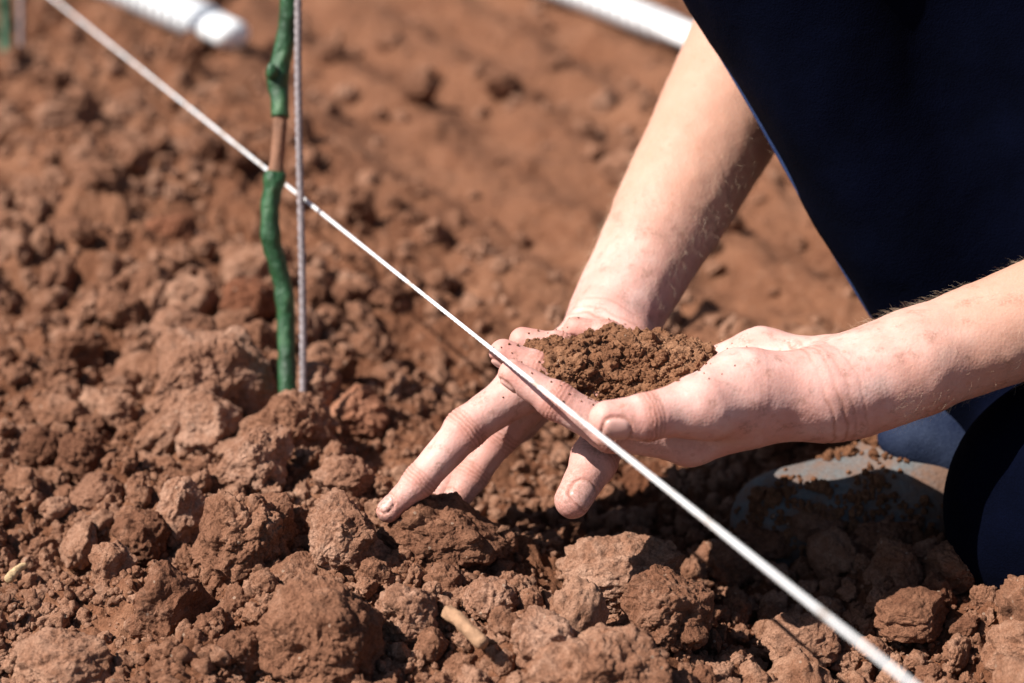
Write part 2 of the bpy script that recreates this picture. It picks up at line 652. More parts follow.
NIND = 255
inview = [c for c in kept if -12 < c[3] < 1036 and -8 < c[4] < 695]
ind = inview[:NIND]
rest_clods = inview[NIND:] + [c for c in kept if not (-12 < c[3] < 1036 and -8 < c[4] < 695)]
labs = clod_labels(ind)
for (r, x, y, u, v, D), lab in zip(ind, labs):
    o = link('soil_clod', random.choice(variants))
    k = r / 0.0135
    o.scale = (k * random.uniform(0.85, 1.25), k * random.uniform(0.85, 1.2), k * random.uniform(0.75, 1.05))
    o.rotation_euler = (random.uniform(0, 6.3), random.uniform(0, 6.3), random.uniform(0, 6.3))
    o.location = (x, y, float(height([x], [y])[0]) + 0.45 * r)
    tag(o, lab, 'soil clod', 'clods of dry soil')


def rot_random(n, rg):
    q = rg.normal(size=(n, 4))
    q /= np.linalg.norm(q, axis=1)[:, None]
    w, x, y, z = q.T
    return np.stack([np.stack([1 - 2 * (y * y + z * z), 2 * (x * y - z * w), 2 * (x * z + y * w)], -1),
                     np.stack([2 * (x * y + z * w), 1 - 2 * (x * x + z * z), 2 * (y * z - x * w)], -1),
                     np.stack([2 * (x * z - y * w), 2 * (y * z + x * w), 1 - 2 * (x * x + y * y)], -1)], 1)


def crumb_variants(n, level, seed):
    out = []
    for k in range(n):
        V, T = ico(level)
        rg = np.random.default_rng(seed + k)
        p = V.astype(float).copy()
        for _ in range(4):
            nv = rg.normal(size=3)
            nv /= np.linalg.norm(nv)
            d = np.clip(p @ nv - rg.uniform(0.45, 0.8), 0, None)
            p -= d[:, None] * nv
        p *= (1 + 0.5 * fbm(V + rg.uniform(-9, 9, 3), 1.6, 3, k)[:, None])
        p *= rg.uniform(0.75, 1.25, 3)
        out.append(p)
    return out, ico(level)[1]


def merge_crumbs(pos, rad, level, seed):
    """one vertex block of many crumbs"""
    rg = np.random.default_rng(seed)
    vs, T = crumb_variants(14, level, seed)
    n = len(pos)
    pick = rg.integers(0, len(vs), n)
    base = np.stack(vs)[pick]
    R = rot_random(n, rg)
    V = np.einsum('nij,nkj->nki', R, base) * rad[:, None, None] + pos[:, None, :]
    nv = base.shape[1]
    F = (np.arange(n)[:, None, None] * nv + T[None]).reshape(-1, 3)
    return V.reshape(-1, 3), F


def build_crumbs():
    rg = np.random.default_rng(5)
    Vs, Fs, off = [], [], 0

    def add(pos, rad, level, seed):
        nonlocal off
        V, F = merge_crumbs(pos, rad, level, seed)
        Vs.append(V)
        Fs.append(F + off)
        off += len(V)

    rest = np.array([(c[1], c[2], c[0]) for c in rest_clods])
    z = height(rest[:, 0], rest[:, 1])
    add(np.stack([rest[:, 0], rest[:, 1], z + 0.25 * rest[:, 2]], -1), rest[:, 2] * 1.05, 4, 50)

    def sprinkle(n, u0, u1, v0, v1, rmin, rmax, pw, level, seed):
        u = rg.uniform(u0, u1, n)
        v = rg.uniform(v0, v1, n)
        b = (341.5 - v) / FPX
        D = CAMP[2] / (math.sin(TH) - b * math.cos(TH))
        x = D * (u - 512) / FPX
        y = D * (math.cos(TH) + b * math.sin(TH))
        keep = rg.random(n) < roughness(x, y) ** 1.6
        P = np.stack([x, y, 0 * x], -1)
        keep &= rg.random(n) < np.clip(0.6 + 1.2 * perlin(P, 22, 8), 0.12, 1)
        x, y = x[keep], y[keep]
        r = np.minimum(rmin * rg.uniform(0.01, 1, len(x)) ** -pw, rmax)
        z = height(x, y)
        add(np.stack([x, y, z + 0.3 * r], -1), r, level, seed)

    sprinkle(5200, -20, 1044, 300, 730, 0.0020, 0.0055, 0.45, 3, 60)
    sprinkle(15000, -20, 1044, 360, 730, 0.0008, 0.0022, 0.5, 2, 61)
    sprinkle(7000, -20, 1044, 430, 730, 0.0011, 0.0032, 0.45, 2, 63)
    for u0, u1 in ((-380, -20), (1044, 1400)):
        sprinkle(1600, u0, u1, 100, 830, 0.0022, 0.007, 0.42, 2, 64)
    sprinkle(1500, -20, 1044, 730, 860, 0.0020, 0.006, 0.42, 2, 65)
    sprinkle(2500, -40, 1064, -20, 320, 0.0025, 0.009, 0.4, 2, 62)
    # crumbs lying on the big clods
    me = mesh_np('loose_crumbs', np.concatenate(Vs), [np.concatenate(Fs)])
    o = link('loose_crumbs', me, M_clod)
    tag(o, 'fine loose soil crumbs scattered over the tilled ground', 'soil crumbs', kind='stuff')


build_crumbs()


# ------------------------------------------------------------------ signed distance modelling
class Field:
    def __init__(self, gx, gy, gz):
        self.g = [np.asarray(a, f32) for a in (gx, gy, gz)]
        self.d = np.full([len(a) for a in self.g], 0.05, f32)

    def box(self, pts, m):
        pts = np.asarray(pts)
        lo, hi = pts.min(0) - m, pts.max(0) + m
        return tuple(slice(max(0, int(np.searchsorted(a, l)) - 1), int(np.searchsorted(a, h)) + 1) for a, l, h in zip(self.g, lo, hi))

    def coords(self, sl):
        return (self.g[0][sl[0]][:, None, None], self.g[1][sl[1]][None, :, None], self.g[2][sl[2]][None, None, :])


def cone(co, a, b, ra, rb, flat=None):
    """tapered capsule; flat=(axis, factor): thickness along axis scaled by factor"""
    X, Y, Z = co
    a = np.asarray(a, f32)
    ba = np.asarray(b, f32) - a
    L2 = float(ba @ ba) + 1e-12
    h = np.clip(((X - a[0]) * ba[0] + (Y - a[1]) * ba[1] + (Z - a[2]) * ba[2]) / L2, 0, 1)
    qx = X - a[0] - ba[0] * h
    qy = Y - a[1] - ba[1] * h
    qz = Z - a[2] - ba[2] * h
    q2 = qx * qx + qy * qy + qz * qz
    if flat:
        n, k = np.asarray(flat[0], float), flat[1]
        n = n - ba * float(n @ ba) / L2
        n /= np.linalg.norm(n)
        qn = qx * f32(n[0]) + qy * f32(n[1]) + qz * f32(n[2])
        q2 = q2 + qn * qn * f32(1 / k ** 2 - 1)
        return (np.sqrt(q2) - (ra + (rb - ra) * h)) * f32(min(1, (1 + k) / 2 if k < 1 else 1))
    return np.sqrt(q2) - (ra + (rb - ra) * h)


def smin(a, b, k):
    h = np.maximum(k - np.abs(a - b), 0) / k
    return np.minimum(a, b) - h * h * (k / 4)


def surface(F):
    """naive surface nets on a rectilinear grid -> vertices, quads"""
    d = F.d
    s = d < 0
    nx, ny, nz = d.shape
    mixed = np.zeros((nx - 1, ny - 1, nz - 1), bool)
    s0 = s[:-1, :-1, :-1]
    for i in (0, 1):
        for j in (0, 1):
            for k in (0, 1):
                if i or j or k:
                    mixed |= s[i:nx - 1 + i, j:ny - 1 + j, k:nz - 1 + k] != s0
    I, J, K = np.nonzero(mixed)
    idx = np.full(mixed.shape, -1, np.int32)
    idx[I, J, K] = np.arange(len(I))
    corner = {}
    for i in (0, 1):
        for j in (0, 1):
            for k in (0, 1):
                corner[i, j, k] = d[I + i, J + j, K + k]
    acc = np.zeros((len(I), 3))
    cnt = np.zeros(len(I))
    cs = list(corner)
    for a in cs:
        for ax in range(3):
            if a[ax] == 0:
                b = list(a)
                b[ax] = 1
                b = tuple(b)
                da, db = corner[a], corner[b]
                m = (da < 0) != (db < 0)
                t = da[m] / (da[m] - db[m])
                p = np.tile(np.array(a, float), (m.sum(), 1))
                p[:, ax] = t
                acc[m] += p
                cnt[m] += 1
    acc /= cnt[:, None]
    V = np.empty_like(acc)
    for ax, n in enumerate((I, J, K)):
        g = F.g[ax].astype(float)
        V[:, ax] = g[n] + acc[:, ax] * (g[n + 1] - g[n])
    quads = []
    for ax in range(3):
        sl0 = [slice(None)] * 3
        sl1 = [slice(None)] * 3
        sl0[ax] = slice(0, -1)
        sl1[ax] = slice(1, None)
        A, B = s[tuple(sl0)], s[tuple(sl1)]
        ch = A != B
        o1, o2 = [(1, 2), (2, 0), (0, 1)][ax]
        P = np.array(np.nonzero(ch)).T
        ok = (P[:, o1] > 0) & (P[:, o2] > 0) & (P[:, o1] < d.shape[o1] - 1) & (P[:, o2] < d.shape[o2] - 1)
        P = P[ok]
        inside = A[tuple(P.T)]

        def c(da, db):
            Q = P.copy()
            Q[:, o1] += da
            Q[:, o2] += db
            return idx[tuple(Q.T)]
        q = np.stack([c(-1, -1), c(0, -1), c(0, 0), c(-1, 0)], 1)
        q[~inside] = q[~inside][:, ::-1]
        quads.append(q)
    Q = np.concatenate(quads)
    return V, Q


def normals_of(V, Q):
    n = np.cross(V[Q[:, 2]] - V[Q[:, 0]], V[Q[:, 3]] - V[Q[:, 1]])
    N = np.zeros_like(V)
    for k in range(4):
        for ax in range(3):
            N[:, ax] += np.bincount(Q[:, k], n[:, ax], len(V))
    return N / (np.linalg.norm(N, axis=1)[:, None] + 1e-20)


def relax(V, Q, it, lam=0.5):
    cnt = np.zeros(len(V))
    for k in range(4):
        cnt += 2 * np.bincount(Q[:, k], minlength=len(V))
    for _ in range(it):
        acc = np.zeros_like(V)
        for k in range(4):
            for o in (1, 3):
                nb = V[Q[:, (k + o) % 4]]
                for ax in range(3):
                    acc[:, ax] += np.bincount(Q[:, k], nb[:, ax], len(V))
        V = V + lam * (acc / cnt[:, None] - V)
    return V


def A3(*t):
    return [at(*p) for p in t]


def lines(a, b, fine0, fine1, st, coarse):
    """grid coordinates fine between fine0..fine1 growing to a coarse step outside"""
    out = list(np.arange(fine0, fine1, st))
    s, x = st, out[-1]
    while x < b:
        s = min(s * 1.15, coarse)
        x += s
        out.append(x)
    s, x, pre = st, out[0], []
    while x > a:
        s = min(s * 1.15, coarse)
        x -= s
        pre.append(x)
    return np.array(pre[::-1] + out)


# ------------------------------------------------------------------ the person
ZUP = np.array([0, 0, 1.0])
# near hand: palm up, cupped
L = dict(
    index=(A3((690, 438, .990), (610, 430, .975), (556, 401, .975), (512, 374, .978)), (.0122, .0103, .0088, .0072)),
    middle=(A3((688, 420, 1.012), (596, 404, 1.0), (536, 370, 1.0), (503, 353, 1.0)), (.0122, .0104, .0090, .0074)),
    ring=(A3((694, 400, 1.035), (612, 377, 1.028), (558, 349, 1.028), (523, 341, 1.030)), (.0116, .0098, .0086, .0072)),
    pinky=(A3((706, 382, 1.056), (646, 352, 1.056), (606, 335, 1.058), (576, 328, 1.060)), (.0102, .0086, .0076, .0064)),
    thumb=(A3((704, 406, .962), (647, 417, .950), (608, 420, .945)), (.0150, .0108, .0092)),
)
LW = at(852, 386, 1.0)
# far hand: digging, fingers down into the soil
R = dict(
    index=(A3((524, 386, 1.052), (466, 429, 1.042), (420, 481, 1.038), (388, 511, 1.036)), (.0122, .0108, .0083, .0064)),
    middle=(A3((542, 384, 1.075), (498, 436, 1.078), (472, 474, 1.076), (453, 506, 1.070)), (.0122, .0105, .0090, .0072)),
    ring=(A3((562, 378, 1.098), (500, 436, 1.104), (455, 474, 1.100), (432, 506, 1.094)), (.0116, .0100, .0086, .0070)),
    pinky=(A3((580, 370, 1.118), (520, 425, 1.128), (478, 460, 1.126), (452, 488, 1.120)), (.0104, .0088, .0076, .0062)),
    thumb=(A3((622, 404, 1.045), (594, 460, 1.008), (573, 500, .992)), (.0136, .0116, .0092)),
)
RW = at(614, 318, 1.105)
R_EL = at(818, -64, 1.235)
L_EL = at(1310, 215, 1.03)
R_SH = at(1090, -470, 1.30)
L_SH = at(1330, -400, 1.02)


def build_body():
    hx = at(1010, 340, 1.0)[0]
    F = Field(lines(-0.12, 0.62, -0.085, 0.215, 0.00095, 0.006),
              lines(0.78, 1.55, 0.835, 1.085, 0.00095, 0.006),
              lines(-0.06, 0.86, -0.015, 0.145, 0.00095, 0.006))
    D = F.d

    def core(prims, k, m=0.03):
        for a, b, ra, rb, fl in prims:
            sl = F.box([a, b], max(ra, rb) + m)
            D[sl] = smin(D[sl], cone(F.coords(sl), a, b, ra, rb, fl), k)

    lp = lambda a, b, t: np.asarray(a) * (1 - t) + np.asarray(b) * t
    # near arm
    mid = lp(LW, L_EL, 0.55)
    cw = [at(846, 383 + dv, dd) for dv, dd in ((10, .984), (2, .996), (-6, 1.01), (-12, 1.022))]
    core([(LW, mid, .0240, .0320, (ZUP, 0.98)), (mid, L_EL, .0320, .040, None), (L_EL, L_SH, .041, .05, None),
          (lp(LW, L_EL, -0.05) + FW * .010, lp(LW, L_EL, .12) + FW * .012, .0215, .022, None),
          (lp(LW, L_EL, -0.05) - FW * .008, lp(LW, L_EL, .12) - FW * .008, .0205, .022, None)], .014)
    for nm, c in zip(('index', 'middle', 'ring', 'pinky'), cw):
        j = L[nm][0][0]
        core([(c, j, .0150, L[nm][1][0] * 1.02, None)], .012)
    core([(at(812, 392, .985), at(742, 394, .978), .0205, .0205, None), (at(742, 394, .978), L['thumb'][0][0], .0205, .0145, None),
          (at(824, 371, 1.03), at(762, 363, 1.048), .0170, .0165, None), (at(762, 363, 1.048), at(716, 372, 1.054), .0165, .0125, None)], .010)
    # far arm
    mr = lp(RW, R_EL, 0.55)
    core([(RW, R_EL, .0250, .0460, None), (RW * .75 + R_EL * .25, RW * .25 + R_EL * .75, .0270, .0405, None), (R_EL, R_SH, .043, .05, None),
          (RW + FW * .010, lp(RW, R_EL, .15) + FW * .010, .020, .022, None)], .014)
    for nm, dd in (('index', 1.092), ('middle', 1.102), ('ring', 1.113), ('pinky', 1.122)):
        c = at(604 + (dd - 1.09) * 300, 330, dd)
        core([(c, R[nm][0][0], .0155, R[nm][1][0] * 1.04, None)], .012)
    core([(at(622, 348, 1.085), R['thumb'][0][0], .0175, .0150, None)], .010)
    # shoulders and chest hidden by the shirt keep both arms one body
    core([(L_SH, R_SH, .06, .06, None)], .02)
    base = D.copy()
    out = D
    for H in (L, R):
        for nm, (J, rr) in H.items():
            sl = F.box(J, 0.03)
            co = F.coords(sl)
            fd = None
            for a, b, ra, rb in zip(J[:-1], J[1:], rr[:-1], rr[1:]):
                c = cone(co, a, b, ra, rb)
                fd = c if fd is None else smin(fd, c, .0035)
            # joint swelling and the fingertip pad
            for a, ra in zip(J[1:-1], rr[1:-1]):
                c = cone(co, a, a + 1e-4, ra * 1.02, ra * 1.02)
                fd = smin(fd, c, .003)
            g = smin(base[sl], fd, .009)
            out[sl] = smin(out[sl], g, .0012)
    V, Q = surface(F)
    V = relax(V, Q, 3, 0.5)
    return V, Q


def finger_frames():
    """for every finger: joints, radii, dorsal direction at the tip"""
    res = []
    vd = -FW
    for side, H in (('L', L), ('R', R)):
        for nm, (J, rr) in H.items():
            J = [np.asarray(j) for j in J]
            t = J[-1] - J[-2]
            t /= np.linalg.norm(t)
            if side == 'L':
                dors = np.array([0, -0.35, -1.0]) if nm != 'thumb' else np.array([-0.20, -1.0, -0.35])
            else:
                dors = np.array([-0.55, -0.35, 0.75]) if nm != 'thumb' else np.array([0.35, -0.90, 0.25])
            dors = dors - t * (dors @ t)
            dors /= np.linalg.norm(dors)
            res.append((side, nm, J, rr, t, dors, np.cross(t, dors)))
    return res


def finish_body(V, Q):
    N = normals_of(V, Q)
    disp = np.zeros(len(V))
    red = np.zeros(len(V))
    nail = np.zeros(len(V))
    crease = np.zeros(len(V))
    dirt = np.zeros(len(V))
    for side, nm, J, rr, t, dors, b in finger_frames():
        bb = np.array(J)
        near = np.nonzero(np.all((V > bb.min(0) - .03) & (V < bb.max(0) + .03), 1))[0]
        P = V[near]
        # nearest bone test
        dm = np.full(len(P), 9.0)
        for a, c in zip(J[:-1], J[1:]):
            ba = c - a
            h = np.clip((P - a) @ ba / (ba @ ba), 0, 1)
            dm = np.minimum(dm, np.linalg.norm(P - a - h[:, None] * ba, axis=1))
        own = dm < max(rr) * 1.25
        tip = J[-1]
        rt = rr[-1]
        d = np.linalg.norm(P - tip, axis=1)
        red[near] = np.maximum(red[near], np.exp(-(d / .014) ** 2) * own)
        if side == 'R':
            dirt[near] = np.maximum(dirt[near], np.exp(-(d / .018) ** 2) * own * 0.8)
        for ji in range(1, len(J) - 1):
            a0 = J[ji - 1]
            tt = J[ji + 1] - a0
            tt /= np.linalg.norm(tt)
            al = (P - J[ji]) @ tt
            rad = np.linalg.norm(P - J[ji], axis=1)
            m = own & (rad < rr[ji] * 1.7)
            wob = 0.0009 * perlin(P, 170, 3 + ji)
            red[near] = np.maximum(red[near], 0.7 * np.exp(-(al / .008) ** 2) * m)
            for off, dep in ((-.0042, .6), (-.0022, .85), (0, 1.0), (.0022, .85), (.0040, .5)):
                g = np.exp(-((al - off + wob) / .00065) ** 2) * m * dep
                crease[near] = np.maximum(crease[near], g)
        # nail
        ln = 0.0135 if nm == 'thumb' else 0.0105
        wd = rr[-1] * (0.80 if nm == 'thumb' else 0.78)
        l = (P - tip) @ t
        s = (P - tip) @ b
        h = (P - tip) @ dors
        cl = rt * 0.55 - ln / 2
        e = (np.abs(s) / wd) ** 3 + (np.abs(l - cl) / (ln / 2)) ** 3
        m = own & (h > 0.12 * rt)
        ins = m & (e < 1)
        nail[near[ins]] = 1
        rim = np.exp(-((e - 1.1) / 0.30) ** 2) * m
        disp[near] -= 0.0006 * rim
        crease[near] = np.maximum(crease[near], 0.7 * rim)
        disp[near[ins]] += 0.00025
    # wrist creases
    for W, E in ((LW, L_EL), (RW, R_EL)):
        ax = (E - W) / np.linalg.norm(E - W)
        al = (V - W) @ ax
        rad = np.linalg.norm(V - W, axis=1)
        wob = 0.003 * perlin(V, 45, 8) + 0.0012 * perlin(V, 150, 8)
        for off in (-.023, -.017, -.0125, -.006):
            crease[:] = np.maximum(crease, np.exp(-((al - off + wob) / .0008) ** 2) * (rad < .045) * np.clip(.6 + 1.0 * perlin(V, 35, 77), 0, 1) * (0.9 if off in (-.017, -.023) else 0.5))
    # fine folds over the ball of the thumb, running along the palm
    c0 = at(760, 395, .98)
    rad = np.linalg.norm(V - c0, axis=1)
    st = np.sin((V @ np.array([0.35, 0.5, 1.0])) * 900 + 5 * perlin(V, 60, 2))
    disp -= 0.00006 * np.clip(st, 0, 1) ** 3 * (rad < .05)
    # soft flesh irregularity, tendons
    disp += 0.0006 * fbm(V, 42, 2, 4) + 0.00022 * perlin(V, 130, 9)
    disp -= 0.00055 * crease
    # soil stuck where the hand holds the heap
    hc = at(632, 375, 1.012)
    q = (V - hc) / np.array([.058, .055, .032])
    dd = np.linalg.norm(q, axis=1)
    dirt = np.maximum(dirt, np.clip(1.35 - dd, 0, 1) * np.clip(0.55 + 1.6 * fbm(V, 160, 3, 12), 0, 1))
    dirt = np.maximum(dirt, crease * 0.45)
    dirt = np.maximum(dirt, 0.60 * np.clip(0.2 + 2.2 * fbm(V, 120, 3, 21) - 0.50, 0, 1) * (V[:, 2] < .14))
    tan = np.zeros(len(V))
    for W, E in ((LW, L_EL), (RW, R_EL)):
        ax = (E - W) / np.linalg.norm(E - W)
        al = (V - W) @ ax
        rad = np.linalg.norm(V - W - al[:, None] * ax, axis=1)
        tan = np.maximum(tan, sstep(-.02, .10, al) * (rad < .09))
    vein = np.exp(-((perlin(V * np.array([1, 1, .8]), 17, 91) + .25 * perlin(V, 50, 92)) / .05) ** 2)
    disp += 0.00018 * vein * np.maximum(tan, .5 * (V[:, 1] > .93))
    V = V + N * disp[:, None]
    me = mesh_np('body', V, [Q])
    for nme, arr in (('red', red), ('nail', nail), ('crease', crease), ('dirt', dirt), ('tan', tan)):
        a = me.attributes.new(nme, 'FLOAT', 'POINT')
        a.data.foreach_set('value', np.ascontiguousarray(arr, f32))
    return me, V, N


def skin_material():
    m, nt, b = mat_new('skin')
    pos = nd(nt, 'ShaderNodeNewGeometry').outputs['Position']

    def attr(n):
        return nd(nt, 'ShaderNodeAttribute', attribute_name=n).outputs['Fac']
    n1 = noise(nt, pos, 55, 5, 0.6)
    n2 = noise(nt, pos, 420, 3, 0.6)
    col = ramp(nt, n1, [(0.32, (0.59, 0.305, 0.255)), (0.5, (0.64, 0.355, 0.305)), (0.70, (0.70, 0.45, 0.395))])
    col = mixc(nt, math_(nt, 'MULTIPLY', attr('red'), 0.55), col, (0.58, 0.22, 0.17))
    col = mixc(nt, math_(nt, 'MULTIPLY', attr('tan'), 0.75), col, (0.49, 0.26, 0.172))
    # freckles
    vor = nd(nt, 'ShaderNodeTexVoronoi', Scale=190.0)
    nt.links.new(pos, vor.inputs['Vector'])
    fr = math_(nt, 'MULTIPLY', math_(nt, 'LESS_THAN', vor.outputs['Distance'], 0.26), math_(nt, 'GREATER_THAN', nd_sep(nt, vor.outputs['Color']), 0.86))
    col = mixc(nt, math_(nt, 'MULTIPLY', fr, 0.22), col, (0.36, 0.16, 0.09))
    col = mixc(nt, math_(nt, 'MULTIPLY', attr('crease'), 0.6), col, (0.36, 0.135, 0.085))
    col = mixc(nt, math_(nt, 'MULTIPLY', attr('nail'), 0.85), col, (0.63, 0.37, 0.32))
    dn = ramp(nt, noise(nt, pos, 700, 3, 0.7), [(0.38, (0, 0, 0)), (0.62, (1, 1, 1))])
    col = mixc(nt, math_(nt, 'MULTIPLY', attr('dirt'), math_(nt, 'MULTIPLY', dn, 0.75)), col, (0.16, 0.075, 0.038))
    nt.links.new(col, b.inputs['Base Color'])
    b.inputs['Subsurface Weight'].default_value = 0.13
    b.inputs['Subsurface Radius'].default_value = (0.9, 0.35, 0.2)
    b.inputs['Subsurface Scale'].default_value = 0.005
    ro = math_(nt, 'SUBTRACT', math_(nt, 'ADD', 0.50, math_(nt, 'MULTIPLY', n2, 0.16)), math_(nt, 'MULTIPLY', attr('nail'), 0.22))
    nt.links.new(ro, b.inputs['Roughness'])
    b.inputs['Specular IOR Level'].default_value = 0.36
    v2 = nd(nt, 'ShaderNodeTexVoronoi', Scale=620.0)
    nt.links.new(pos, v2.inputs['Vector'])
    inv = math_(nt, 'SUBTRACT', 1.0, attr('nail'))
    h = math_(nt, 'MULTIPLY', math_(nt, 'ADD', math_(nt, 'MULTIPLY', v2.outputs['Distance'], 0.6), n2), inv)
    nb = bump(nt, b, h, 0.00040, 0.40)
    nt.links.new(nb, b.inputs['Normal'])
    return m


M_skin = skin_material()
person = empty('person', at(1080, 560, 1.12))
tag(person, 'person in navy trousers kneeling on the soil, one palm cupping crumbs, other hand digging', 'person')
bme, bV, bN = finish_body(*build_body())
body = link('body', bme, M_skin, person)


def arm_hair():
    """fine fair hairs on both forearms"""
    rg = np.random.default_rng(3)
    Vs = []
    for W, E, n in ((LW, L_EL, 2600), (RW, R_EL, 5200)):
        ax = (E - W) / np.linalg.norm(E - W)
        al = (bV - W) @ ax
        rad = np.linalg.norm(bV - W - al[:, None] * ax, axis=1)
        ok = np.nonzero((al > .012) & (al < .24) & (rad < .07))[0]
        k = rg.choice(ok, n)
        p, nn = bV[k], bN[k]
        t = -ax[None] * 0.9 + rg.normal(size=(n, 3)) * 0.35 + nn * 0.55
        t /= np.linalg.norm(t, axis=1)[:, None]
        ln = rg.uniform(.004, .009, n)[:, None]
        w = np.cross(t, rg.normal(size=(n, 3)))
        w = w / np.linalg.norm(w, axis=1)[:, None] * .00002
        mid = p + t * ln * .55
        tipp = p + t * ln - nn * ln * .22
        Vs.append(np.stack([p - w, p + w, mid + w * .8, mid - w * .8, tipp], 1).reshape(-1, 3))
    V = np.concatenate(Vs)
    n = len(V) // 5
    o = np.arange(n)[:, None] * 5
    q = o + np.array([[0, 1, 2, 3]])
    t = o + np.array([[3, 2, 4]])
    m = simple('fair_hair', (0.72, 0.55, 0.38), 0.45, 0.5, 40, 0.1, 300, 0)
    ob = link('arm_hair', mesh_np('arm_hair', V, [q, t]), m, person)


arm_hair()


# ---- clothes
def cloth_material(name, col, edge):
    m, nt, b = mat_new(name)
    pos = nd(nt, 'ShaderNodeNewGeometry').outputs['Position']
    n1 = noise(nt, pos, 30, 4)
    n2 = noise(nt, pos, 900, 3)
    s = math_(nt, 'ADD', math_(nt, 'MULTIPLY', n1, 0.6), math_(nt, 'MULTIPLY', n2, 0.4))
    nt.links.new(ramp(nt, s, [(0.35, col), (0.68, edge)]), b.inputs['Base Color'])
    b.inputs['Roughness'].default_value = 1.0
    b.inputs['Specular IOR Level'].default_value = 0.04
    nb = bump(nt, b, n2, 0.0008, 0.5)
    nb = bump(nt, b, n1, 0.004, 0.4, nb)
    nt.links.new(nb, b.inputs['Normal'])
    return m


M_navy = cloth_material('navy_denim', (0.0005, 0.0010, 0.0042), (0.0012, 0.0022, 0.0092))
M_shirt = cloth_material('navy_shirt', (0.010, 0.014, 0.035), (0.016, 0.024, 0.06))
M_seam = cloth_material('sunlit_seam', (0.02, 0.036, 0.10), (0.06, 0.095, 0.22))  # lighter blue than the cloth: sunlit rim of the leg painted into the seam
M_sunlit_hem = cloth_material('sunlit_denim', (0.010, 0.015, 0.038), (0.04, 0.052, 0.09))  # lighter copy of the navy denim, sunlight painted into the hem colour

R_KN = at(722, -170, 1.055)
R_AN = at(1018, 425, 1.135)
R_HP = at(1430, 140, 1.20)
L_KN = at(1078, 505, 1.05)
L_HP = at(1430, 300, 1.06)
L_AN = at(1500, 470, 1.10)


def tube_cloth(name, prims, k, step, fold, mat, seed=0, stretch=None):
    pts = np.array([p for pr in prims for p in pr[:2]])
    rm = max(max(p[2], p[3]) for p in prims) + 0.02
    lo, hi = pts.min(0) - rm, pts.max(0) + rm
    F = Field(*[np.arange(l, h, step) for l, h in zip(lo, hi)])
    for a, b, ra, rb in prims:
        sl = F.box([a, b], max(ra, rb) + 0.035)
        F.d[sl] = smin(F.d[sl], cone(F.coords(sl), a, b, ra, rb), k)
    V, Q = surface(F)
    V = relax(V, Q, 4)
    N = normals_of(V, Q)
    st = np.asarray(stretch if stretch is not None else (1, 1, 1), float)
    disp = fold * (fbm(V * st, 9, 3, seed) + 0.5 * (1 - 2 * np.abs(perlin(V * st + 3, 14, seed + 5))) * np.clip(0.4 + perlin(V, 5, seed + 3), 0, 1))
    V = V + N * disp[:, None]
    V = relax(V, Q, 1)
    return link(name, mesh_np(name, V, [Q]), mat, person), V


def clothes():
    mid = R_KN * 0.5 + R_AN * 0.5
    lo = R_KN * 0.18 + R_AN * 0.82
    calf = mid + np.array([0.035, 0.0, -0.01])
    tr, _ = tube_cloth('trousers', [
        (R_KN, R_AN, .0660, .0365), (calf + np.array([.03, 0, 0]), R_AN + np.array([.04, 0, .06]), .050, .048),
        (R_KN, R_HP, .068, .095), (at(985, 40, 1.12), at(1180, 190, 1.14), .085, .10),
        (L_KN, L_HP, .068, .084), (L_KN, L_AN, .060, .06), (at(1010, 540, 1.10), at(1150, 545, 1.12), .035, .06), (L_HP, R_HP, .095, .105)], .02, 0.0055, .0055, M_navy, 3, (1.1, 1, .6))
    # front seam of the trouser leg
    # shirt with short sleeves
    chest = (L_SH + R_SH) / 2
    hips = (L_HP + R_HP) / 2 + np.array([0, 0, .02])
    tube_cloth('shirt', [
        (L_SH, L_SH * .55 + L_EL * .45, .072, .066), (R_SH, R_SH * .55 + R_EL * .45, .072, .066), (L_SH, R_SH, .09, .09),
        (chest, hips, .15, .15)], .05, 0.009, .008, M_shirt, 8)


clothes()


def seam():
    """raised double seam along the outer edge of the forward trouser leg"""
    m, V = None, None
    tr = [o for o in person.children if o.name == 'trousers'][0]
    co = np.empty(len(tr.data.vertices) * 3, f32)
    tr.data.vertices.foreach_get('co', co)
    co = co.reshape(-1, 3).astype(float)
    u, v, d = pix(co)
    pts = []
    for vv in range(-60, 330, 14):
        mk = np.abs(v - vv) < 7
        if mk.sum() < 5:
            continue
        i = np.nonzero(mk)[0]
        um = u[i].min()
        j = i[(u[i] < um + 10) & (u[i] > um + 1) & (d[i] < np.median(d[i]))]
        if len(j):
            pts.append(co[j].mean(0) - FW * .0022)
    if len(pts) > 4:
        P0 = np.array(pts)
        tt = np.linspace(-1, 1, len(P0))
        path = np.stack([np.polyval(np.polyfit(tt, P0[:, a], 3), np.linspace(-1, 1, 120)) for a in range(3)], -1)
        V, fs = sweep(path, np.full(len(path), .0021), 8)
        link('seam', mesh_np('seam', V, fs), M_seam, tr)  # follows the leg's outline as a painted sunlit edge


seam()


def dusty_suede():
    m, nt, b = mat_new('dusty_suede')
    pos = nd(nt, 'ShaderNodeNewGeometry').outputs['Position']
    n1, n2 = noise(nt, pos, 34, 5, 0.65), noise(nt, pos, 400, 4)
    col = ramp(nt, n2, [(0.3, (0.088, 0.094, 0.097)), (0.7, (0.14, 0.147, 0.15))])
    f = ramp(nt, n1, [(0.40, (0, 0, 0)), (0.58, (1, 1, 1))])
    nt.links.new(mixc(nt, math_(nt, 'MULTIPLY', f, 0.85), col, (0.17, 0.085, 0.05)), b.inputs['Base Color'])
    b.inputs['Roughness'].default_value = 0.9
    nt.links.new(bump(nt, b, n2, 0.0008), b.inputs['Normal'])
    return m


